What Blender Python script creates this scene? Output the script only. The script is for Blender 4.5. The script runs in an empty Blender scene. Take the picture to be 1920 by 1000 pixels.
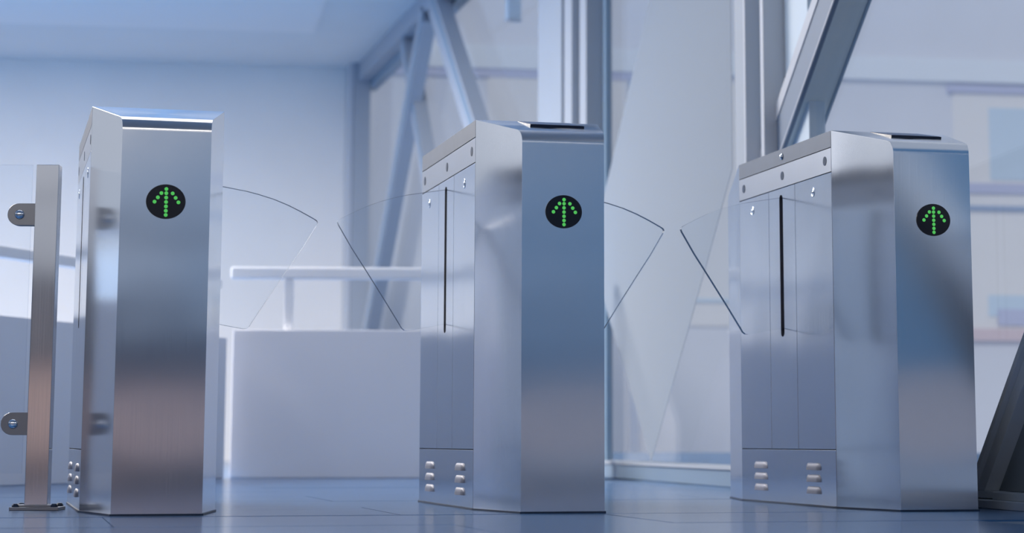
import bpy, bmesh, math, random
from mathutils import Vector, Matrix
random.seed(4)
PI = math.pi
SC = bpy.context.scene
COL = SC.collection

# ---------------------------------------------------------------- camera
cam_d = bpy.data.cameras.new('camera')
cam = bpy.data.objects.new('camera', cam_d); COL.objects.link(cam)
PITCH, ROLL, HC = .1447, -.0014, .1729
cp, sp, cr, sr = math.cos(PITCH), math.sin(PITCH), math.cos(ROLL), math.sin(ROLL)
up0 = Vector((0, -sp, cp)); x0 = Vector((1, 0, 0)); fw = Vector((0, cp, sp))
rx = x0*cr - up0*sr; uy = x0*sr + up0*cr
m = Matrix((rx, uy, -fw)).transposed().to_4x4(); m.translation = (0, 0, HC)
cam.matrix_world = m
cam_d.sensor_width = 36; cam_d.lens = 3982.77/1920*36
cam_d.shift_x = -85.33/1920; cam_d.shift_y = -252.69/1920
cam_d.clip_end = 200
cam_d.dof.use_dof = True; cam_d.dof.focus_distance = 5.35
cam_d.dof.aperture_fstop = cam_d.lens/1000/.021
SC.camera = cam

# ---------------------------------------------------------------- world, lights, exposure
SC.view_settings.view_transform = 'Standard'; SC.view_settings.look = 'None'
SC.view_settings.gamma = 1; SC.view_settings.use_curve_mapping = False
SC.view_settings.exposure = 0
SC.cycles.use_denoising = True
SC.cycles.max_bounces = 10; SC.cycles.transparent_max_bounces = 24
SC.cycles.diffuse_bounces = 5; SC.cycles.glossy_bounces = 6
SC.cycles.caustics_reflective = False; SC.cycles.caustics_refractive = False
SC.cycles.sample_clamp_indirect = 3
wd = bpy.data.worlds.new('overcast_sky'); SC.world = wd; wd.use_nodes = True
bg = wd.node_tree.nodes['Background']
bg.inputs[0].default_value = (.425, .468, .553, 1); bg.inputs[1].default_value = 1.0

def area(name, loc, sx, sy, power, col, rot=(0, 0, 0)):
    l = bpy.data.lights.new(name, 'AREA'); l.shape = 'RECTANGLE'; l.size = sx; l.size_y = sy
    l.energy = power; l.color = col
    o = bpy.data.objects.new(name, l); o.location = loc; o.rotation_euler = rot; COL.objects.link(o)
    return o
LC = (1.0, .91, .81)
area('added_fill_light', (-1.5, 6.9, 3.36), 3.0, 3.0, 52, LC)  # unseen fill lamps, added to brighten the room
area('added_fill_light', (-5.0, 11.0, 3.36), 2.6, 3.6, 1120, LC)
area('added_fill_light', (-2.0, -2.2, 3.36), 8.0, 1.3, 150, LC)  # added washer, lifts the rear wall that the steel fronts reflect
sn = bpy.data.lights.new('sun', 'SUN'); sn.energy = .8; sn.angle = .15; sn.color = (1, .95, .9)
so = bpy.data.objects.new('sun', sn); COL.objects.link(so)
so.rotation_euler = Vector((.42, .74, -.55)).to_track_quat('-Z', 'Y').to_euler()

# ---------------------------------------------------------------- materials
def mat(name):
    m = bpy.data.materials.new(name); m.use_nodes = True
    nt = m.node_tree; b = nt.nodes['Principled BSDF']
    return m, nt, b
def plain(name, col, rough=.6, metal=0., noise=0., scale=8., spec=.5, stretch=(1, 1, 1)):
    m, nt, b = mat(name)
    b.inputs['Roughness'].default_value = rough; b.inputs['Metallic'].default_value = metal
    b.inputs['Specular IOR Level'].default_value = spec
    tc = nt.nodes.new('ShaderNodeTexCoord'); mp = nt.nodes.new('ShaderNodeMapping')
    mp.inputs['Scale'].default_value = stretch
    n = nt.nodes.new('ShaderNodeTexNoise'); n.inputs['Scale'].default_value = scale; n.inputs['Detail'].default_value = 4
    r = nt.nodes.new('ShaderNodeValToRGB')
    r.color_ramp.elements[0].position = .3; r.color_ramp.elements[1].position = .7
    r.color_ramp.elements[0].color = tuple(c*(1-noise) for c in col)+(1,)
    r.color_ramp.elements[1].color = tuple(min(1, c*(1+noise)) for c in col)+(1,)
    L = nt.links
    L.new(tc.outputs['Object'], mp.inputs[0]); L.new(mp.outputs[0], n.inputs[0]); L.new(n.outputs[0], r.inputs[0])
    L.new(r.outputs[0], b.inputs['Base Color'])
    return m
def steel(name, col, rough, aniso=0., streak=(60, 60, .6), bump=.02, vary=.05):
    m, nt, b = mat(name); L = nt.links
    b.inputs['Base Color'].default_value = col+(1,); b.inputs['Metallic'].default_value = 1
    b.inputs['Anisotropic'].default_value = aniso
    tc = nt.nodes.new('ShaderNodeTexCoord'); mp = nt.nodes.new('ShaderNodeMapping'); mp.inputs['Scale'].default_value = streak
    n = nt.nodes.new('ShaderNodeTexNoise'); n.inputs['Scale'].default_value = 6; n.inputs['Detail'].default_value = 6
    mr = nt.nodes.new('ShaderNodeMapRange'); mr.inputs['To Min'].default_value = rough-vary; mr.inputs['To Max'].default_value = rough+vary
    L.new(tc.outputs['Object'], mp.inputs[0]); L.new(mp.outputs[0], n.inputs[0]); L.new(n.outputs[0], mr.inputs[0])
    L.new(mr.outputs[0], b.inputs['Roughness'])
    if aniso:
        t = nt.nodes.new('ShaderNodeTangent'); t.direction_type = 'RADIAL'; t.axis = 'Z'
        L.new(t.outputs[0], b.inputs['Tangent'])
    # slow buckle of the thin sheet, plus the brush lines
    n2 = nt.nodes.new('ShaderNodeTexNoise'); n2.inputs['Scale'].default_value = 3.0; n2.inputs['Detail'].default_value = 1
    L.new(tc.outputs['Object'], n2.inputs[0])
    b1 = nt.nodes.new('ShaderNodeBump'); b1.inputs['Strength'].default_value = bump; b1.inputs['Distance'].default_value = .002
    L.new(n.outputs[0], b1.inputs['Height'])
    b2 = nt.nodes.new('ShaderNodeBump'); b2.inputs['Strength'].default_value = .25; b2.inputs['Distance'].default_value = .01
    L.new(n2.outputs[0], b2.inputs['Height']); L.new(b1.outputs[0], b2.inputs['Normal'])
    L.new(b2.outputs[0], b.inputs['Normal'])
    return m
def glass(name, tint, gloss=(1, 1, 1), ior=1.45):
    m = bpy.data.materials.new(name); m.use_nodes = True; nt = m.node_tree; nt.nodes.clear(); L = nt.links
    o = nt.nodes.new('ShaderNodeOutputMaterial'); mx = nt.nodes.new('ShaderNodeMixShader')
    t = nt.nodes.new('ShaderNodeBsdfTransparent'); t.inputs[0].default_value = tint+(1,)
    g = nt.nodes.new('ShaderNodeBsdfGlossy'); g.inputs['Color'].default_value = gloss+(1,); g.inputs['Roughness'].default_value = .01
    f = nt.nodes.new('ShaderNodeFresnel'); ge = nt.nodes.new('ShaderNodeNewGeometry')
    mi = nt.nodes.new('ShaderNodeMapRange'); mi.inputs['To Min'].default_value = ior; mi.inputs['To Max'].default_value = 1/ior
    L.new(ge.outputs['Backfacing'], mi.inputs[0]); L.new(mi.outputs[0], f.inputs[0])     # same reflectance from either side
    L.new(f.outputs[0], mx.inputs[0]); L.new(t.outputs[0], mx.inputs[1]); L.new(g.outputs[0], mx.inputs[2]); L.new(mx.outputs[0], o.inputs[0])
    return m
M = {}
M['front'] = steel('brushed_steel', (.76, .79, .85), .17, .88, streak=(70, 70, .5), bump=.015, vary=.03)
M['corner'] = steel('polished_steel', (.86, .88, .92), .13, 0, streak=(40, 40, .5), bump=.008, vary=.03)
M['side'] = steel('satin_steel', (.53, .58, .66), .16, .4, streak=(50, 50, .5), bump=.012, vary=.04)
M['strip'] = steel('bright_steel', (.30, .335, .40), .34, 0, bump=.01)
M['louvre'] = plain('pressed_metal', (.17, .19, .265), .5, .3)
M['top'] = steel('top_steel', (.62, .67, .76), .22, 0, bump=.01)
M['header'] = plain('header_steel', (.13, .165, .23), .5, .3, .03, 20, spec=.3)
M['chrome'] = plain('chrome', (.85, .9, .97), .08, 1)
M['core'] = plain('dark_frame', (.012, .02, .045), .6)
M['black'] = plain('black_gloss', (.004, .004, .012), .25)
M['slot'] = plain('rubber_slot', (.002, .004, .014), .9, spec=.05)
M['lens'] = plain('sensor_lens', (.03, .07, .15), .5, spec=.15)
M['reader_top'] = plain('reader_glass', (.13, .2, .36), .4, 0, .1, 30, spec=.15)
M['reader_edge'] = plain('reader_edge', (.002, .012, .045), .3)
M['plinth'] = plain('sealant_dark', (.02, .04, .085), .5)
M['post'] = steel('post_steel', (.90, .88, .88), .18, .85, streak=(80, 80, .5), bump=.03)
M['bracket'] = steel('bracket_steel', (.30, .31, .34), .32, 0, bump=.02)
M['wall'] = plain('painted_wall', (.90, .89, .88), .8, 0, .02, 1.5)
M['parapet'] = plain('parapet_paint', (.80, .81, .86), .7, 0, .02, 1.5)
M['rail'] = plain('rail_paint', (.88, .89, .92), .4)
M['ceil'] = plain('ceiling_paint', (.84, .85, .86), .8, 0, .02, 1)
M['ceilpanel'] = plain('ceiling_panel', (.92, .91, .91), .7)
M['col'] = plain('column_paint', (.36, .41, .48), .5, 0, .02, 2)
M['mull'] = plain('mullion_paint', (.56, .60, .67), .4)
M['cover'] = plain('cover_strip_paint', (.40, .44, .50), .5)
M['mullblue'] = plain('frame_blue', (.24, .35, .47), .4)
M['truss'] = plain('truss_paint', (.40, .45, .53), .5, 0, .02, 2)
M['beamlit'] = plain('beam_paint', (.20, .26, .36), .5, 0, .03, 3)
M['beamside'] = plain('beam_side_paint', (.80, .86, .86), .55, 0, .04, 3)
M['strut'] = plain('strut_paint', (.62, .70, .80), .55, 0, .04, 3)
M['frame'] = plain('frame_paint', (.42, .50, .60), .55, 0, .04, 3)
M['dark'] = plain('shaded_web_paint', (.17, .22, .28), .55, 0, .06, 4)  # strut web: its shade is put into the dark colour
M['sill'] = plain('sill_paint', (.20, .28, .38), .5)
M['sailA'] = None
M['ext'] = plain('facade_render', (.74, .76, .83), .8, 0, .02, 1)
M['extlite'] = plain('facade_trim', (.80, .85, .92), .7)
M['extwin'] = plain('pale_window', (.84, .83, .84), .5, 0, .02, 1)
M['extblue'] = plain('blue_pane', (.62, .74, .86), .5)
M['extbar'] = plain('lavender_bar', (.55, .58, .76), .6)
M['extdark'] = plain('blue_bar', (.34, .44, .62), .6)
M['brick'] = plain('pink_sill', (.72, .60, .64), .8)
M['kerb'] = plain('kerb_stone', (.22, .32, .48), .8, 0, .12, 3)
M['ground'] = plain('pale_paving', (.60, .64, .72), .8, 0, .04, .8)
M['warm'] = plain('warm_panel', (.88, .66, .62), .7, 0, .05, 1)
M['band'] = plain('dark_band', (.09, .11, .16), .7)
M['rearblue'] = plain('blue_grey_wall', (.10, .31, .56), .8)
M['leftblue'] = plain('blue_wainscot', (.12, .16, .22), .7)
M['lav'] = plain('lavender_plinth', (.46, .46, .52), .8)
M['slate'] = plain('slate_band', (.11, .27, .47), .8)
M['glass'] = glass('window_glass', (.97, .985, .995), ior=1.12)
M['wing'] = glass('wing_glass', (.97, .98, .99), ior=1.12)
M['wingedge'] = plain('wing_glass_edge', (.035, .11, .24), .25)
M['panelglass'] = glass('railing_glass', (.97, .98, .99), ior=1.12)
# translucent sail
sm, snt, sb = mat('translucent_sheet')
sb.inputs['Base Color'].default_value = (.53, .59, .66, 1); sb.inputs['Roughness'].default_value = .7
tr = snt.nodes.new('ShaderNodeBsdfTranslucent'); tr.inputs[0].default_value = (.60, .65, .71, 1)
mxs = snt.nodes.new('ShaderNodeMixShader'); mxs.inputs[0].default_value = .55
snt.links.new(sb.outputs[0], mxs.inputs[1]); snt.links.new(tr.outputs[0], mxs.inputs[2])
snt.links.new(mxs.outputs[0], snt.nodes['Material Output'].inputs[0]); M['sail'] = sm
# led
lm, lnt, lb = mat('green_led')
lb.inputs['Base Color'].default_value = (.02, .15, .03, 1)
lb.inputs['Emission Color'].default_value = (.075, .47, .09, 1); lb.inputs['Emission Strength'].default_value = 1.0
M['led'] = lm
# floor tile
fm, fnt, fb = mat('satin_floor_tile'); FL = fnt.links
tc = fnt.nodes.new('ShaderNodeTexCoord'); mp = fnt.nodes.new('ShaderNodeMapping'); mp.inputs['Rotation'].default_value = (0, 0, -.2475)
mp.inputs['Scale'].default_value = (.5, 9, 1)
mp.vector_type = 'TEXTURE' if False else 'POINT'
n = fnt.nodes.new('ShaderNodeTexNoise'); n.inputs['Scale'].default_value = 5; n.inputs['Detail'].default_value = 6
rr = fnt.nodes.new('ShaderNodeValToRGB'); rr.color_ramp.elements[0].position = .3; rr.color_ramp.elements[1].position = .72
rr.color_ramp.elements[0].color = (.045, .135, .31, 1); rr.color_ramp.elements[1].color = (.07, .175, .37, 1)
mr = fnt.nodes.new('ShaderNodeMapRange'); mr.inputs['To Min'].default_value = .12; mr.inputs['To Max'].default_value = .22
bu = fnt.nodes.new('ShaderNodeBump'); bu.inputs['Strength'].default_value = .06; bu.inputs['Distance'].default_value = .002
FL.new(tc.outputs['Object'], mp.inputs[0]); FL.new(mp.outputs[0], n.inputs[0]); FL.new(n.outputs[0], rr.inputs[0]); FL.new(n.outputs[0], mr.inputs[0])
FL.new(n.outputs[0], bu.inputs['Height']); FL.new(rr.outputs[0], fb.inputs['Base Color']); FL.new(mr.outputs[0], fb.inputs['Roughness']); FL.new(bu.outputs[0], fb.inputs['Normal'])
fb.inputs['Specular IOR Level'].default_value = .6; fb.inputs['Specular Tint'].default_value = (.80, .93, 1, 1)
M['tile'] = fm
M['grout'] = plain('grout', (.07, .12, .20), .8)

# ---------------------------------------------------------------- helpers
def link(name, me, mats, parent=None, kind=None, smooth=False):
    o = bpy.data.objects.new(name, me)
    for mm in (mats if isinstance(mats, (list, tuple)) else [mats]): me.materials.append(mm)
    COL.objects.link(o)
    if parent is not None: o.parent = parent
    if kind: o['kind'] = kind
    if smooth:
        for p in me.polygons: p.use_smooth = True
    return o
def mesh(name, vs, fs):
    me = bpy.data.meshes.new(name); me.from_pydata([tuple(v) for v in vs], [], fs)
    bm = bmesh.new(); bm.from_mesh(me); bmesh.ops.recalc_face_normals(bm, faces=bm.faces); bm.to_mesh(me); bm.free()
    return me
def bevel(o, w=.001, seg=2):
    b = o.modifiers.new('bevel', 'BEVEL'); b.width = w; b.segments = seg; b.limit_method = 'ANGLE'; b.angle_limit = .6
    return o
def prism(poly, off):
    """poly: list of 3D points (planar), off: offset vector -> closed solid"""
    n = len(poly); off = Vector(off)
    vs = [Vector(p) for p in poly]+[Vector(p)+off for p in poly]
    fs = [tuple(range(n)), tuple(range(2*n-1, n-1, -1))]+[(i, (i+1) % n, n+(i+1) % n, n+i) for i in range(n)]
    return vs, fs
def prism_obj(name, poly, off, m, parent=None, kind=None, bv=0):
    o = link(name, mesh(name, *prism(poly, off)), m, parent, kind)
    if bv: bevel(o, bv)
    return o
def boxvf(x0, x1, y0, y1, z0, z1):
    return prism([(x0, y0, z0), (x1, y0, z0), (x1, y1, z0), (x0, y1, z0)], (0, 0, z1-z0))
def box(name, x0, x1, y0, y1, z0, z1, m, parent=None, kind=None, bv=0):
    o = link(name, mesh(name, *boxvf(x0, x1, y0, y1, z0, z1)), m, parent, kind)
    if bv: bevel(o, bv)
    return o
def empty(name, loc=(0, 0, 0), rz=0, label=None, cat=None, group=None, kind=None):
    o = bpy.data.objects.new(name, None); o.location = loc; o.rotation_euler = (0, 0, rz); COL.objects.link(o)
    tag(o, label, cat, group, kind); return o
def tag(o, label=None, cat=None, group=None, kind=None):
    if label: o['label'] = label
    if cat: o['category'] = cat
    if group: o['group'] = group
    if kind: o['kind'] = kind
    return o
def disc_prism(cx, cy, rxx, ryy, plane, p0, p1, n=32):
    """ellipse solid; plane 'xz' extruded along y from p0 to p1, plane 'yz' along x"""
    pts = []
    for i in range(n):
        a = 2*PI*i/n; u, v = cx+rxx*math.cos(a), cy+ryy*math.sin(a)
        pts.append((u, p0, v) if plane == 'xz' else (p0, u, v))
    return prism(pts, (0, p1-p0, 0) if plane == 'xz' else (p1-p0, 0, 0))
def lathe(profile, center, axis, n=24):
    """profile: (radius, out) pairs revolved round `axis` ('x+','x-','y-')"""
    vs, fs = [], []
    for r, h in profile:
        for i in range(n):
            a = 2*PI*i/n; c, s = r*math.cos(a), r*math.sin(a)
            if axis == 'y-': vs.append((center[0]+c, center[1]-h, center[2]+s))
            elif axis == 'z': vs.append((center[0]+c, center[1]+s, center[2]+h))
            else:
                sg = 1 if axis == 'x+' else -1
                vs.append((center[0]+sg*h, center[1]+c, center[2]+s))
    for k in range(len(profile)-1):
        for i in range(n): fs.append((k*n+i, k*n+(i+1) % n, (k+1)*n+(i+1) % n, (k+1)*n+i))
    fs.append(tuple(range(n))); fs.append(tuple(range(len(vs)-1, len(vs)-n-1, -1)))
    return vs, fs
def join(*parts):
    vs, fs = [], []
    for v, f in parts:
        b = len(vs); vs += list(v); fs += [tuple(i+b for i in q) for q in f]
    return vs, fs

# ---------------------------------------------------------------- building axes (world metres)
PSI = .2475
C0 = Vector((.256, 10.812, 0)); D2 = Vector((-math.sin(PSI), math.cos(PSI), 0)); N2 = Vector((math.cos(PSI), math.sin(PSI), 0))   # N2 points outdoors
DA = Vector((.182, -.983, 0)).normalized(); NA = Vector((-DA.y, DA.x, 0))        # front glazing runs towards the camera, NA outdoors
H = 3.42
def P2(s, z, n=0): v = C0+D2*s+N2*n; return Vector((v.x, v.y, z))
def PA(s, z, n=0): v = C0+DA*s+NA*n; return Vector((v.x, v.y, z))
def barvf(PF, s0, s1, z0, z1, n0, n1):
    return prism([PF(s0, z0, n0), PF(s1, z0, n0), PF(s1, z0, n1), PF(s0, z0, n1)], (0, 0, z1-z0))
def bar(name, PF, s0, s1, z0, z1, n0, n1, m, parent=None, kind=None, bv=0):
    o = link(name, mesh(name, *barvf(PF, s0, s1, z0, z1, n0, n1)), m, parent, kind)
    if bv: bevel(o, bv)
    return o
PW = .16
E_W = Vector((math.cos(PW), math.sin(PW), 0)); NW = Vector((-math.sin(PW), math.cos(PW), 0))
WB = P2(7.9, 0)

# ---------------------------------------------------------------- ground, floor
g = box('ground', -30, 30, -20, 50, -.3, -.03, M['ground'], kind='structure')
SEND = 14.2
FPOLY = [(-7.5, -3.2), tuple(PA(SEND, 0, .1))[:2], tuple(PA(0, 0, .1))[:2], tuple(P2(7.9, 0, .1))[:2], tuple(WB-E_W*6+NW*.1)[:2]]
floor = prism_obj('floor', [(x, y, -.2) for x, y in FPOLY], (0, 0, .196), M['grout'], kind='structure')
def FUV(u, v, z): c, s = math.cos(PSI), math.sin(PSI); return Vector((u*c-v*s, u*s+v*c, z))
ROW0, ROWH, TL, GAP = 4.437, .592, 1.18, .0011
def inside(p):
    n = len(FPOLY); c = False
    for i in range(n):
        a, b = FPOLY[i], FPOLY[(i+1) % n]
        if (a[1] > p.y) != (b[1] > p.y) and p.x < (b[0]-a[0])*(p.y-a[1])/(b[1]-a[1])+a[0]: c = not c
    return c
far = []
base_me = None
for r in range(-12, 24):
    v0 = ROW0+r*ROWH; off = [.2, .889, .30, .898][r % 4]
    for k in range(-8, 10):
        u0 = off+k*TL
        cen = FUV(u0+TL/2, v0+ROWH/2, 0)
        if not all(inside(FUV(u, v, 0)) for u, v in ((u0+.02, v0+.02), (u0+TL-.02, v0+.02), (u0+TL-.02, v0+ROWH-.02), (u0+.02, v0+ROWH-.02))): 
            if not inside(cen): continue
        dz = random.uniform(-.0006, .0)
        half = abs(cen.x - (-.06*cen.y/4)) < .27*cen.y+.75
        if -2 <= r <= 4 and half and cen.y > 3.2:
            if base_me is None:
                vs, fs = prism([(-TL/2+GAP, -ROWH/2+GAP, -.004), (TL/2-GAP, -ROWH/2+GAP, -.004), (TL/2-GAP, ROWH/2-GAP, -.004), (-TL/2+GAP, ROWH/2-GAP, -.004)], (0, 0, .004))
                base_me = mesh('tile', vs, fs); base_me.materials.append(M['tile'])
            o = bpy.data.objects.new('tile', base_me); o.location = (cen.x, cen.y, dz); o.rotation_euler = (random.uniform(-.0004, .0004), 0, PSI)
            COL.objects.link(o); o.parent = floor
        else:
            q = [FUV(u0+GAP, v0+GAP, -.004), FUV(u0+TL-GAP, v0+GAP, -.004), FUV(u0+TL-GAP, v0+ROWH-GAP, -.004), FUV(u0+GAP, v0+ROWH-GAP, -.004)]
            far.append(prism(q, (0, 0, .004+dz)))
link('floor_tiles', mesh('floor_tiles', *join(*far)), M['tile'], floor, 'stuff')

M['mat'] = plain('added_dark_sheet', (.02, .034, .06), .95, 0, .1, 60, spec=.1)
box('added_dark_sheet', -4.5, 1.4, -3.0, 3.4, 0, .006, M['mat'], floor)  # unseen dark sheet, added to darken the foot of the turnstile reflections
# ---------------------------------------------------------------- room shell
cpoly = [(-7.5, -3.3), tuple(PA(SEND, 0, .25))[:2], tuple(PA(0, 0, .25))[:2], tuple(P2(8.1, 0, .25))[:2], tuple(WB-E_W*6.1+NW*.2)[:2]]
ceiling = prism_obj('ceiling', [(x, y, H) for x, y in cpoly], (0, 0, .3), M['ceil'], kind='structure')
a0 = Vector((-1.942, 16.687, 0)); dd = Vector((.177, -.984, 0))
cp_poly = [a0, a0+dd*6, a0+dd*6-E_W*5.5, a0-E_W*4.4]
prism_obj('ceiling_panel', [(p.x, p.y, H-.02) for p in cp_poly], (0, 0, .03), M['ceilpanel'], ceiling)
prism_obj('wall_back', [WB+NW*.12, WB, WB-E_W*6, WB-E_W*6+NW*.12], (0, 0, H), M['wall'], kind='structure')
# left wall: solid below, band of glazing above
WL = WB-E_W*5.9
lw = prism_obj('wall_left', [(-7.4, -3.2, 0), (-7.28, -3.2, 0), (WL.x+.12, WL.y, 0), (WL.x, WL.y, 0)], (0, 0, 1.45), M['leftblue'], kind='structure')
prism_obj('lintel', [(-7.4, -3.2, 2.9), (-7.28, -3.2, 2.9), (WL.x+.12, WL.y, 2.9), (WL.x, WL.y, 2.9)], (0, 0, H-2.9), M['wall'], lw)
for i in range(7):
    t = i/6; y = -3.1+t*(WL.y+3.0); x = -7.34+t*(WL.x+7.4)
    box('mullion', x-.06, x+.06, y-.05, y+.05, 1.45, 2.9, M['mull'], lw)
# rear wall behind the viewer: warm lower panelling, dark band, window band
rw = box('wall_rear', -7.5, 3.1, -3.3, -3.1, .62, 1.24, M['band'], kind='structure')
box('warm_panelling', -7.5, 3.1, -3.3, -3.08, .06, .62, M['warm'], rw)
box('baseboard', -7.5, 3.1, -3.3, -3.07, 0, .06, M['band'], rw)
box('transom', -7.5, 3.1, -3.25, -3.15, 1.74, 1.86, M['band'], rw)
box('lintel', -7.5, 3.1, -3.3, -3.1, 2.75, H, M['wall'], rw)
for i in range(6):
    box('mullion', -7.4+i*2.08, -7.32+i*2.08, -3.25, -3.15, 1.24, 2.75, M['mull'], rw)

# ---------------------------------------------------------------- front glazing (window_1) and far truss glazing (window_2)
w1 = bar('window_1', PA, .0, 2.8, 0, .072, -.10, .08, M['sill'], kind='structure', bv=.004)
bar('sill_cap', PA, 0, 2.8, .066, .078, -.108, .09, M['cover'], w1)
bar('pane', PA, .03, 2.79, .078, H-.1, -.006, .006, M['glass'], w1)
bar('head_rail', PA, 0, SEND, H-.12, H, -.06, .06, M['mull'], w1)
bar('mullion', PA, -.005, .02, .07, H-.1, -.012, .012, M['mullblue'], w1)
w3 = bar('window_3', PA, 2.8, SEND, 0, .022, -.09, .09, M['frame'], kind='structure', bv=.002)
bar('frame_rail', PA, 2.8, 5.22, .024, .044, -.06, .06, M['frame'], w3, bv=.002)
bar('frame_rail', PA, 5.24, SEND, .022, .043, -.07, .06, M['frame'], w3, bv=.002)
bar('pane', PA, 3.57, 9.0, .044, H-.1, -.006, .006, M['glass'], w3)
bar('pane', PA, 9.05, SEND, .044, H-.1, -.006, .006, M['glass'], w3)
bar('mullion', PA, 9.0, 9.06, .04, H-.1, -.06, .06, M['mull'], w3)
w2 = bar('window_2', P2, .0, 7.9, 0, .07, -.08, .08, M['sill'], kind='structure')
bar('pane', P2, .3, 7.75, .07, H-.12, -.006, .006, M['glass'], w2)
bar('head_rail', P2, 0, 7.9, H-.16, H, -.12, .10, M['truss'], w2)
bar('head_trim', P2, 0, 7.8, H-.21, H-.16, -.02, .06, M['mullblue'], w2)

# columns
def column(label, PF, pieces):
    e = empty('column', (0, 0, 0), 0, label, 'column')
    for nm, s0, s1, n0, n1, mt in pieces: bar(nm, PF, s0, s1, 0, H, n0, n1, M[mt], e, bv=.003)
    return e
column('slim far column with white face at the corner of the plain white wall', P2, [('shaft', 7.58, 7.9, -.16, -.02, 'truss'), ('face_trim', 7.62, 7.9, -.19, -.162, 'mull')])
column('broad lilac grey column rising behind the middle turnstile', P2, [('shaft', .45, .98, -.13, .06, 'col'), ('cover_strip', .27, .43, -.12, .04, 'cover'), ('groove_strip', .19, .26, -.08, .02, 'col'), ('cover_strip', .05, .18, -.10, .04, 'cover'), ('edge_strip', -.0, .045, -.012, .012, 'mullblue')])
column('ribbed blue grey column left of the diagonal beam', PA, [('edge_strip', 2.80, 2.875, -.08, .05, 'mull'), ('shaft', 2.885, 3.04, -.11, .06, 'col'), ('cover_strip', 3.045, 3.065, -.12, .05, 'mull'), ('blue_web', 3.07, 3.23, -.05, .04, 'mullblue'), ('cover_strip', 3.235, 3.275, -.11, .05, 'mull'), ('side_panel', 3.28, 3.56, -.03, .03, 'extblue')])

# braces of the far truss: one framed piece, its bars are parts
tr_e = empty('brace_truss', (0, 0, 0), 0, 'white steel crossing braces between far column and broad column', 'truss')
def brace(name, PF, a, b, w, n0, n1, m, parent):
    (s0, z0), (s1, z1) = a, b
    d = Vector((s1-s0, z1-z0)).normalized(); px, pz = -d.y*w/2, d.x*w/2
    q = [PF(s0+px, z0+pz, n0), PF(s0-px, z0-pz, n0), PF(s1-px, z1-pz, n0), PF(s1+px, z1+pz, n0)]
    off = PF(0, 0, n1)-PF(0, 0, n0)
    return prism_obj(name, q, off, m, parent)
def ext(a, b, z):   # continue the line a-b to height z
    t = (z-a[1])/(b[1]-a[1]); return (a[0]+(b[0]-a[0])*t, z)
A1, B1 = (5.713, 3.387), (4.769, 2.252)
A2, B2 = (4.456, 3.325), (6.89, 1.136)
A3, B3 = (4.12, 3.277), (2.772, 2.217)
for nm, A, B, w, n in (('brace', A1, B1, .15, -.10), ('brace', A2, B2, .19, -.14), ('brace', A3, B3, .20, -.16)):
    t0, t1 = ext(A, B, H-.17), ext(A, B, .07)
    if t1[0] < 1.1: 
        t = (1.1-A[0])/(B[0]-A[0]); t1 = (1.1, A[1]+(B[1]-A[1])*t)
    if t1[0] > 7.42:
        t = (7.42-A[0])/(B[0]-A[0]); t1 = (7.42, A[1]+(B[1]-A[1])*t)
    b_ = brace(nm, P2, t0, t1, w, n, n+.10, M['truss'], tr_e)
    brace('edge_strip', P2, (t0[0]-w*.32, t0[1]), (t1[0]-w*.32, t1[1]), w*.22, n-.006, n-.0005, M['mullblue'], b_)

# big inclined H-beam in front of the glazing
def hbeam(name, PF, a, b, w, depth, n, mf, mw, label, cat='beam'):
    e = empty(name, tuple(PF(a[0], a[1], n)), 0, label, cat)
    base = Vector(e.location)
    def piece(nm, off, ww, n0, n1, mt):
        d = Vector((b[0]-a[0], b[1]-a[1])).normalized(); px, pz = -d.y, d.x
        q = []
        for (s, z), sg in ((a, 1), (a, -1), (b, -1), (b, 1)):
            k = off+sg*ww/2; q.append(PF(s+px*k, z+pz*k, n0)-base)
        prism_obj(nm, q, PF(0, 0, n1)-PF(0, 0, n0), mt, e, bv=.001)
    piece('flange', w/2-.007, .014, n-depth/2, n+depth/2, mf)
    piece('flange', -w/2+.007, .014, n-depth/2, n+depth/2, mf)
    piece('web', 0, w-.03, n-.012, n+.012, mw)
    return e
db = empty('diagonal_beam', tuple(PA(3.0, 1.08, 0)), 0, 'thick inclined steel beam rising behind the right turnstile', 'beam')
dbo = Vector(db.location)
def dbp(nm, off, ww, n0, n1, mt):
    a, b = (2.86, .965), (6.2, 3.15)      # centre line, lower and upper end
    d = Vector((b[0]-a[0], b[1]-a[1])).normalized(); px, pz = -d.y, d.x
    q = [PA(s_+px*(off+g_*ww/2), z_+pz*(off+g_*ww/2), n0)-dbo for (s_, z_), g_ in ((a, 1), (a, -1), (b, -1), (b, 1))]
    return prism_obj(nm, q, PA(0, 0, n1)-PA(0, 0, n0), mt, db, bv=.001)
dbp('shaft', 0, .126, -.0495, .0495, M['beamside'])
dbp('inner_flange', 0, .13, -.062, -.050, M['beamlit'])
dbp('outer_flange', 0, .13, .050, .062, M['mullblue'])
dbp('cover_strip', .091, .050, -.066, -.052, M['mull'])  # pale strip stands in for the beam's edge lit from indoors
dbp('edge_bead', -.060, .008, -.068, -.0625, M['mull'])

# inclined dark strut at the right edge
st = empty('diagonal_strut', tuple(PA(5.2, .044, 0)), 0, 'dark inclined strut standing on the low frame right of the right turnstile', 'beam')
bs = Vector(st.location)
sl = 1.03
def strut(nm, s0, s1, n0, n1, mt, ztop=3.25):
    q = [PA(s0, .044, n0)-bs, PA(s1, .044, n0)-bs, PA(s1+sl*ztop, .044+ztop, n0)-bs, PA(s0+sl*ztop, .044+ztop, n0)-bs]
    prism_obj(nm, q, PA(0, 0, n1)-PA(0, 0, n0), mt, st, bv=.001)
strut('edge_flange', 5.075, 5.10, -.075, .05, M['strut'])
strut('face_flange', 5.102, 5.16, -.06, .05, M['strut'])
strut('web', 5.162, 5.42, -.02, .045, M['dark'])

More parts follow.
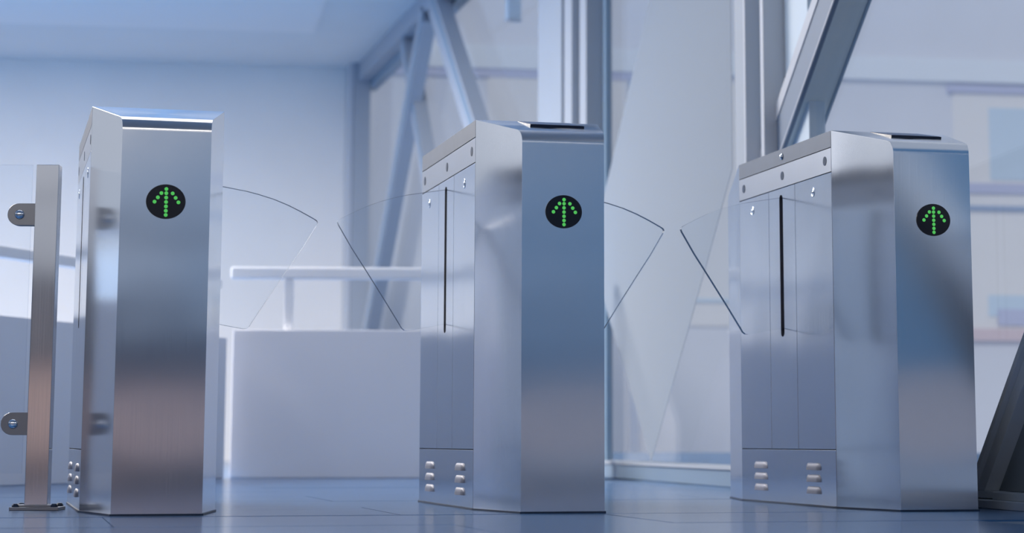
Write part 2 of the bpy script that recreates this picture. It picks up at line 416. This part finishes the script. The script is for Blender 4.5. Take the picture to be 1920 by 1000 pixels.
# translucent pale sheet
SH = [(.011, 1.108), (1.354, .084), (2.3435, .867), (2.76, 1.21), (2.76, 3.25), (2.35, 3.25), (1.3785, 2.157), (.336, 1.372)]
sh = prism_obj('hanging_sheet', [PA(s, z, -.09) for s, z in SH], PA(0, 0, -.0878)-PA(0, 0, -.09), M['sail'], bv=0)
tag(sh, 'tall pale translucent pointed sheet hanging behind the two right turnstiles', 'screen')

# ---------------------------------------------------------------- parapets with white handrails
par = empty('balustrade', (-1.53, 10.05, 0), .05, 'low white parapet with white handrail between left and middle turnstiles', 'railing')
box('parapet', 0, 1.66, 0, .12, 0, .692, M['parapet'], par, bv=.004)
box('handrail', -.02, 1.66, .03, .09, .935, .992, M['rail'], par, bv=.01)
for x in (.235, 1.42): box('rail_post', x, x+.042, .04, .08, .692, .935, M['rail'], par, bv=.003)
ang = math.atan2(8.22-10.04, -2.127+1.53)
par2 = empty('balustrade', (-1.545, 9.98, 0), ang, 'low white parapet and handrail behind the short glass railing post', 'railing')
box('parapet', .0, 4.8, -.12, 0, 0, .65, M['parapet'], par2, bv=.004)
box('handrail', 0, 4.8, -.09, -.03, .8775, .925, M['rail'], par2, bv=.01)
for x in (.35, 2.6, 4.6): box('rail_post', x, x+.042, -.08, -.04, .65, .8775, M['rail'], par2, bv=.003)

# ---------------------------------------------------------------- outside
KB = 22/18
B0 = Vector((2*KB, 22, 0))
def PB(t, z, n=0): v = B0+E_W*t-NW*n; return Vector((v.x, v.y, z))       # n towards the viewer
be = empty('building', tuple(B0), PW, 'pale rendered building with large windows beyond the glazing', 'building')
def bb(nm, t0, t1, z0, z1, n0, n1, mt, parent=be):
    zz = lambda z: 0 if z <= 0 else .173+(z-.173)*KB
    return box(nm, t0*KB, t1*KB, -n1, -n0, zz(z0), zz(z1), M[mt], parent)
bb('wall', -3.6, 8, 0, 7, -.6, 0, 'ext')
bb('cornice', -3.6, 8, 3.27, 3.47, 0, .05, 'extlite')
f1 = bb('window', -2.62, -.1, 1.13, 3.2, .0, .02, 'extwin')
bb('glazing_bar', -1.42, -1.35, 0, 3.2, .02, .06, 'extdark', f1)
bb('glazing_bar', -2.62, -1.36, 2.29, 2.37, .02, .06, 'extbar', f1)
bb('glazing_bar', -2.62, -1.3, 1.99, 2.04, .02, .05, 'extdark', f1)
bb('glazing_bar', -2.62, -.1, 1.33, 1.36, .02, .04, 'extblue', f1)
bb('cornice', -3.6, -.9, 3.2, 3.27, 0, .03, 'extbar')
f2 = bb('window', 1.45, 5.5, 1.13, 3.18, .0, .02, 'extwin')
bb('head_bar', 1.40, 5.5, 3.18, 3.24, .0, .05, 'extbar', be)
bb('pane', 1.77, 5.2, 2.42, 3.05, .02, .03, 'extblue', f2)
bb('glazing_bar', 1.45, 5.5, 2.30, 2.385, .02, .05, 'extbar', f2)
bb('glazing_bar', 1.45, 5.5, 2.15, 2.19, .02, .05, 'extdark', f2)
bb('pane', 1.72, 2.5, 1.24, 1.42, .02, .03, 'extblue', f2)
bb('pane', 1.80, 2.5, 1.16, 1.30, .03, .04, 'extbar', f2)
bb('window_ledge', 1.2, 5.6, 1.03, 1.13, 0, .06, 'brick')
kb = box('kerb', -.2, 6, 14, 14.5, -.03, .098, M['kerb']); tag(kb, 'long low blue grey kerb at the foot of the building outside', 'kerb')
ob = empty('reflection_wall', (5.6, -4, 0), 0, kind='structure')  # unseen wall, added so the turnstile fronts reflect blue
box('upper_face', 0, .4, -9, 8.5, 1.55, 6, M['rearblue'], ob)
box('slate_band', .0, .4, -9, 8.5, .75, 1.55, M['slate'], ob)
box('plinth', -.03, .4, -9, 8.5, .06, .75, M['lav'], ob)
box('footing', -.05, .4, -9, 8.5, -.03, .06, M['slate'], ob)
# small pale blue lamp box under the outdoor canopy near the top edge
sg = empty('lantern', (-.29, 13.58, 2.89), .6, 'small pale blue glazed box hanging at the top edge above the middle turnstile', 'lamp')
box('casing', -.05, .05, -.02, .02, 0, .16, M['extblue'], sg, bv=.004)
box('rim', -.055, .055, -.025, .025, -.012, 0, M['mull'], sg)
box('hanger', -.005, .005, -.005, .005, .16, H-2.89, M['mull'], sg)

# ---------------------------------------------------------------- turnstiles
W_, A_, B_, L_, HF = .1048, .0592, .2789, .7486, .9343
TOT = 2*B_+L_; XS = W_+A_
def hw(v): 
    v = min(v, TOT-v); return W_+A_*min(1, v/B_)
t_ = .030; sdir = Vector((B_, 1-HF)).normalized()
P0, P1_, P2_ = Vector((0, HF-t_)), Vector((0, HF)), Vector((0, HF))+sdir*t_
PROF = [(0, .003)]
for i in range(11):
    k = i/10; p = P0*(1-k)**2+P1_*2*k*(1-k)+P2_*k*k; PROF.append((p.x, p.y))
PROF.append((B_, 1.0))
def sheet(name, vs, fs, m, parent, th=.003, center=(0, .65, .5), sm=None, bv=.0012):
    """thin closed sheet: the outer face plus a copy pulled inwards"""
    me = bpy.data.meshes.new(name); me.from_pydata([tuple(v) for v in vs], [], fs)
    bm = bmesh.new(); bm.from_mesh(me); bmesh.ops.recalc_face_normals(bm, faces=bm.faces)
    c = Vector(center); s = sum(((f.calc_center_median()-c).dot(f.normal))*f.calc_area() for f in bm.faces)
    if s < 0: bmesh.ops.reverse_faces(bm, faces=bm.faces)
    bm.to_mesh(me); bm.free()
    o = link(name, me, m, parent)
    sd = o.modifiers.new('solid', 'SOLIDIFY'); sd.thickness = th; sd.offset = -1
    if bv: bevel(o, bv, 2)
    if sm:
        for p in me.polygons: p.use_smooth = True
        o.modifiers[-1].harden_normals = False
    return o
def capsule(c, z0, z1, r, n=8):
    pts = []
    for i in range(n+1): a = PI*i/n; pts.append((c+r*math.cos(a), z1-r+r*math.sin(a)))
    for i in range(n+1): a = PI+PI*i/n; pts.append((c+r*math.cos(a), z0+r+r*math.sin(a)))
    return pts
def louvre_vf(sg, v0, v1, zc):
    """pressed hood: rises from the sheet and opens downwards"""
    rows = []
    h, dpt = .020, .0065
    N = 8
    for i in range(N+1):
        k = i/N; v = v0+(v1-v0)*k
        e = min(1, min(k, 1-k)*7); e = math.sin(e*PI/2)
        row = []
        for j in range(5):
            q = j/4*PI/2
            row.append((sg*(XS-.0005+(dpt*e+.0008)*math.sin(q)), v, zc-h/2+h*(.55+.45*e)*math.cos(q)))
        row.append((sg*(XS-.0005), v, zc-h/2))
        rows.append(row)
    vs = [p for r in rows for p in r]; m_ = len(rows[0]); fs = []
    for i in range(N):
        for j in range(m_):
            j2 = (j+1) % m_
            fs.append((i*m_+j, i*m_+j2, (i+1)*m_+j2, (i+1)*m_+j))
    fs.append(tuple(range(m_))); fs.append(tuple(range(len(vs)-1, len(vs)-m_-1, -1)))
    return vs, fs

WING = [(.12, .864), (.164, .861), (.21, .8535), (.237, .849), (.270, .8435), (.302, .836), (.344, .824), (.383, .809), (.415, .794), (.442, .780), (.456, .7725), (.4625, .768), (.4645, .763), (.462, .756), (.425, .694), (.385, .634), (.33, .550), (.29, .487), (.284, .477), (.277, .4715), (.268, .4710), (.246, .4745), (.21, .481), (.164, .490), (.12, .498)]
DOTS = [(0, z) for z in (.030, .0200, .0095, -.001, -.0115, -.022, -.032)] + [(-.0115, .0200), (-.0195, .0095), (-.0270, -.001), (.0150, .0200), (.0222, .0095), (.0290, -.001)]
VS = .668
def make_turnstile(label, x, y, rz, reader, wings, screw):
    T = empty('turnstile', (x, y, 0), rz, label, 'turnstile', 'steel wing turnstiles across the hall')
    # inner frame, seen only in the joints
    core = []
    for v, z in [(.006, .006), (.006, HF-.035), (.03, HF-.012), (B_, .992), (TOT-B_, .992), (TOT-.03, HF-.012), (TOT-.006, HF-.035), (TOT-.006, .006)]:
        core += [(-hw(v)+.005, v, z), (hw(v)-.005, v, z)]
    for v in (B_, TOT-B_): core += [(-XS+.0052, v, .006), (XS-.0052, v, .006)]
    bm = bmesh.new(); [bm.verts.new(p) for p in core]; bmesh.ops.convex_hull(bm, input=bm.verts)
    me = bpy.data.meshes.new('inner_frame'); bm.to_mesh(me); bm.free(); link('inner_frame', me, M['core'], T)
    # front and rear covers: one bent sheet each (face, rounded edge, slope)
    for rear in (0, 1):
        vs, fs = [], []
        for v, z in PROF:
            vv = TOT-v if rear else v
            vs += [(-hw(v), vv, z), (hw(v), vv, z)]
        for i in range(len(PROF)-1): fs.append((2*i, 2*i+1, 2*i+3, 2*i+2))
        o = sheet('rear_cover' if rear else 'front_cover', vs, fs, M['front'], T, bv=0)
        for p in o.data.polygons: p.use_smooth = True
        em = o.modifiers.new('split', 'EDGE_SPLIT'); em.split_angle = .5
        # corner panels follow the same bent edge
        for sg in (-1, 1):
            pl = [(sg*hw(v), (TOT-v if rear else v), z) for v, z in PROF] + [(sg*XS, TOT-B_ if rear else B_, .003)]
            sheet('corner_panel', pl, [tuple(range(len(pl)))], M['corner'], T, bv=.0012)
    box('top_plate', -XS+.001, XS-.001, B_, TOT-B_, .994, 1.0, M['top'], T)
    g = .0012
    v0, v1 = B_+.0015, TOT-B_-.0015
    for sg in (-1, 1):
        xa, xb = sorted((sg*XS, sg*(XS-.004)))
        o = box('header_strip', xa, xb, v0, v1, .9545+g, .9995, M['header'], T)
        if screw and sg < 0:
            vs, fs = lathe([(.010, 0), (.010, .002), (.007, .005), (.003, .0065), (.0005, .0068)], (sg*(XS-.0003), .656, .978), 'x-')
            link('screw_head', mesh('screw_head', vs, fs), M['chrome'], o, smooth=True)
        o = box('sensor_strip', xa, xb, v0, v1, .8886+g, .9545-g, M['strip'], T)
        for v in (.325, .655, .985):
            r = .0125
            vs, fs = disc_prism(v, .9225, r, r, 'yz', sg*(XS-.001), sg*(XS+.0008), 20)
            link('sensor_lens', mesh('sensor_lens', vs, fs), M['lens'], o)
        for i, (a, b) in enumerate(((v0, .556), (.556, .770), (.770, v1))):
            o = box('side_panel', xa, xb, a+(g*.8 if i else 0), b-(g*.8 if i < 2 else 0), .1515+g, .8886-g, M['side'], T, bv=.0008)
            if i == 1:
                pts = capsule(VS, .466, .869, .0125)
                pr = prism([(sg*(XS-.002), v, z) for v, z in pts], (sg*.0026, 0, 0))
                link('slot', mesh('slot', *pr), M['slot'], o)
            else:
                vl = .417 if i == 0 else .911
                vs, fs = lathe([(.0135, 0), (.0135, .0012), (.0118, .0014), (.0105, .0006), (.0055, .0006), (.005, .0018), (.001, .0021)], (sg*(XS-.0003), vl, .849), 'x+' if sg > 0 else 'x-')
                link('lock', mesh('lock', vs, fs), M['chrome'], o, smooth=True)
        o = box('kick_panel', xa, xb, v0, v1, .004, .1515-g, M['side'], T, bv=.0008)
        for (a, b) in ((.389, .497), (.808, .918)):
            for zc in (.1065, .0750, .0435):
                link('louvre', mesh('louvre', *louvre_vf(sg, a, b, zc)), M['louvre'], o, smooth=True).modifiers.new('split', 'EDGE_SPLIT').split_angle = .7
    # plinth line at the floor
    e = .003
    pl = [(-W_-e, -e), (W_+e, -e), (XS+e, B_), (XS+e, TOT-B_), (W_+e, TOT+e), (-W_-e, TOT+e), (-XS-e, TOT-B_), (-XS-e, B_)]
    prism_obj('plinth', [(a, b, 0) for a, b in pl], (0, 0, .004), M['plinth'], T)
    # light display
    vs, fs = disc_prism(0.001, .735, .0465, .0412, 'xz', .001, -.0022, 40)
    dsp = link('light_display', mesh('light_display', vs, fs), M['black'], T)
    dm = None
    for dx, dz in DOTS:
        if dm is None:
            vs, fs = lathe([(.0046, 0), (.0044, .0009), (.003, .0016), (.0008, .0019)], (0, 0, 0), 'y-', 14)
            dm = mesh('green_lamp', vs, fs); dm.materials.append(M['led'])
        d = bpy.data.objects.new('green_lamp', dm); COL.objects.link(d); d.parent = dsp; d.location = (.0015+dx, -.0020, .735+dz)
    if reader:
        y0, y1 = .128, .272
        def S(xx, v, up):
            k = v/B_; n_ = Vector((0, -sdir.y, sdir.x))
            return Vector((xx, v, HF+(1-HF)*k))+n_*up
        def slab(u0, u1): 
            return prism([S(-.054, y0, u0), S(.088, y0, u0), S(.088, y1, u0), S(-.054, y1, u0)], S(0, y0, u1)-S(0, y0, u0))
        def wedge(e, lo, hf, hr):
            a = [S(x_, y_, lo) for x_, y_ in ((-.054+e, y0+e), (.088-e, y0+e), (.088-e, y1-e), (-.054+e, y1-e))]
            b = [S(-.054+e, y0+e, hf), S(.088-e, y0+e, hf), S(.088-e, y1-e, hr), S(-.054+e, y1-e, hr)]
            return a+b, [(0, 1, 2, 3), (4, 5, 6, 7), (0, 1, 5, 4), (1, 2, 6, 5), (2, 3, 7, 6), (3, 0, 4, 7)]
        rd = link('card_reader', mesh('card_reader', *wedge(0, -.001, .0062, .0008)), M['reader_edge'], T); bevel(rd, .0012)
        link('reader_window', mesh('reader_window', *wedge(.0035, .0003, .0068, .0014)), M['reader_top'], rd)
    for sg in wings:
        n = len(WING); th = .015
        pts = [(sg*a, VS-th/2, z) for a, z in WING]
        vs, fs = prism(pts, (0, th, 0))
        wg = link('glass_wing', mesh('glass_wing', vs, fs[:]), [M['wing'], M['wingedge']], T)
        for p in wg.data.polygons:
            if len(p.vertices) == 4: p.material_index = 1
    return T
make_turnstile('left steel turnstile with one glass wing, nearest the glass railing post', -.9314, 5.0177, PSI+.0146, False, (1,), False)
make_turnstile('middle steel turnstile with a glass wing on each side', .0144, 5.2302, PSI, True, (-1, 1), False)
make_turnstile('right steel turnstile with one glass wing and a screw in its header strip', .9611, 5.4137, PSI+.0019, True, (-1,), True)

# ---------------------------------------------------------------- short railing post with glass panel
rp = empty('railing_post', (-1.308, 5.42, 0), .05, 'short square steel post with two rounded glass clamps at the left edge', 'post')
box('shaft', -.0288, .0288, -.015, .03, .012, .874, M['post'], rp, bv=.0015)
box('base_plate', -.060, .062, -.045, .055, 0, .008, M['bracket'], rp, bv=.001)
box('base_collar', -.046, .046, -.028, .042, .008, .013, M['bracket'], rp, bv=.001)
for x in (-.047, .049):
    for yy in (-.03, .045):
        vs, fs = lathe([(.009, 0), (.009, .004), (.006, .008), (.001, .0085)], (x, yy, .008), 'z', 12)
        link('bolt', mesh('bolt', vs, fs), M['plinth'], rp)
for zc, xl in ((.746, -.100), (.2145, -.097)):
    for (ya, yb) in ((-.004, .002), (.016, .022)):
        r = .0285; pts = []
        for i in range(13): a = PI/2+PI*i/12; pts.append((xl+r+r*math.cos(a), ya, zc+r*math.sin(a)))
        pts += [(-.026, ya, zc-r), (-.026, ya, zc+r)]
        o = prism_obj('clamp', pts, (0, yb-ya, 0), M['bracket'], rp, bv=.001)
        if ya < 0:
            vs, fs = lathe([(.0125, 0), (.012, .004), (.009, .007), (.004, .009), (.001, .0092)], (xl+.031, ya, zc), 'y-', 20)
            link('clamp_screw', mesh('clamp_screw', vs, fs), M['chrome'], o, smooth=True)
gp = box('glass_panel', -1.05, -.042, .004, .014, .09, .875, M['panelglass'])
gp.location = (-1.308, 5.42, 0); gp.rotation_euler = (0, 0, .05)
tag(gp, 'clear frameless glass panel held by the short post at the left edge', 'panel')
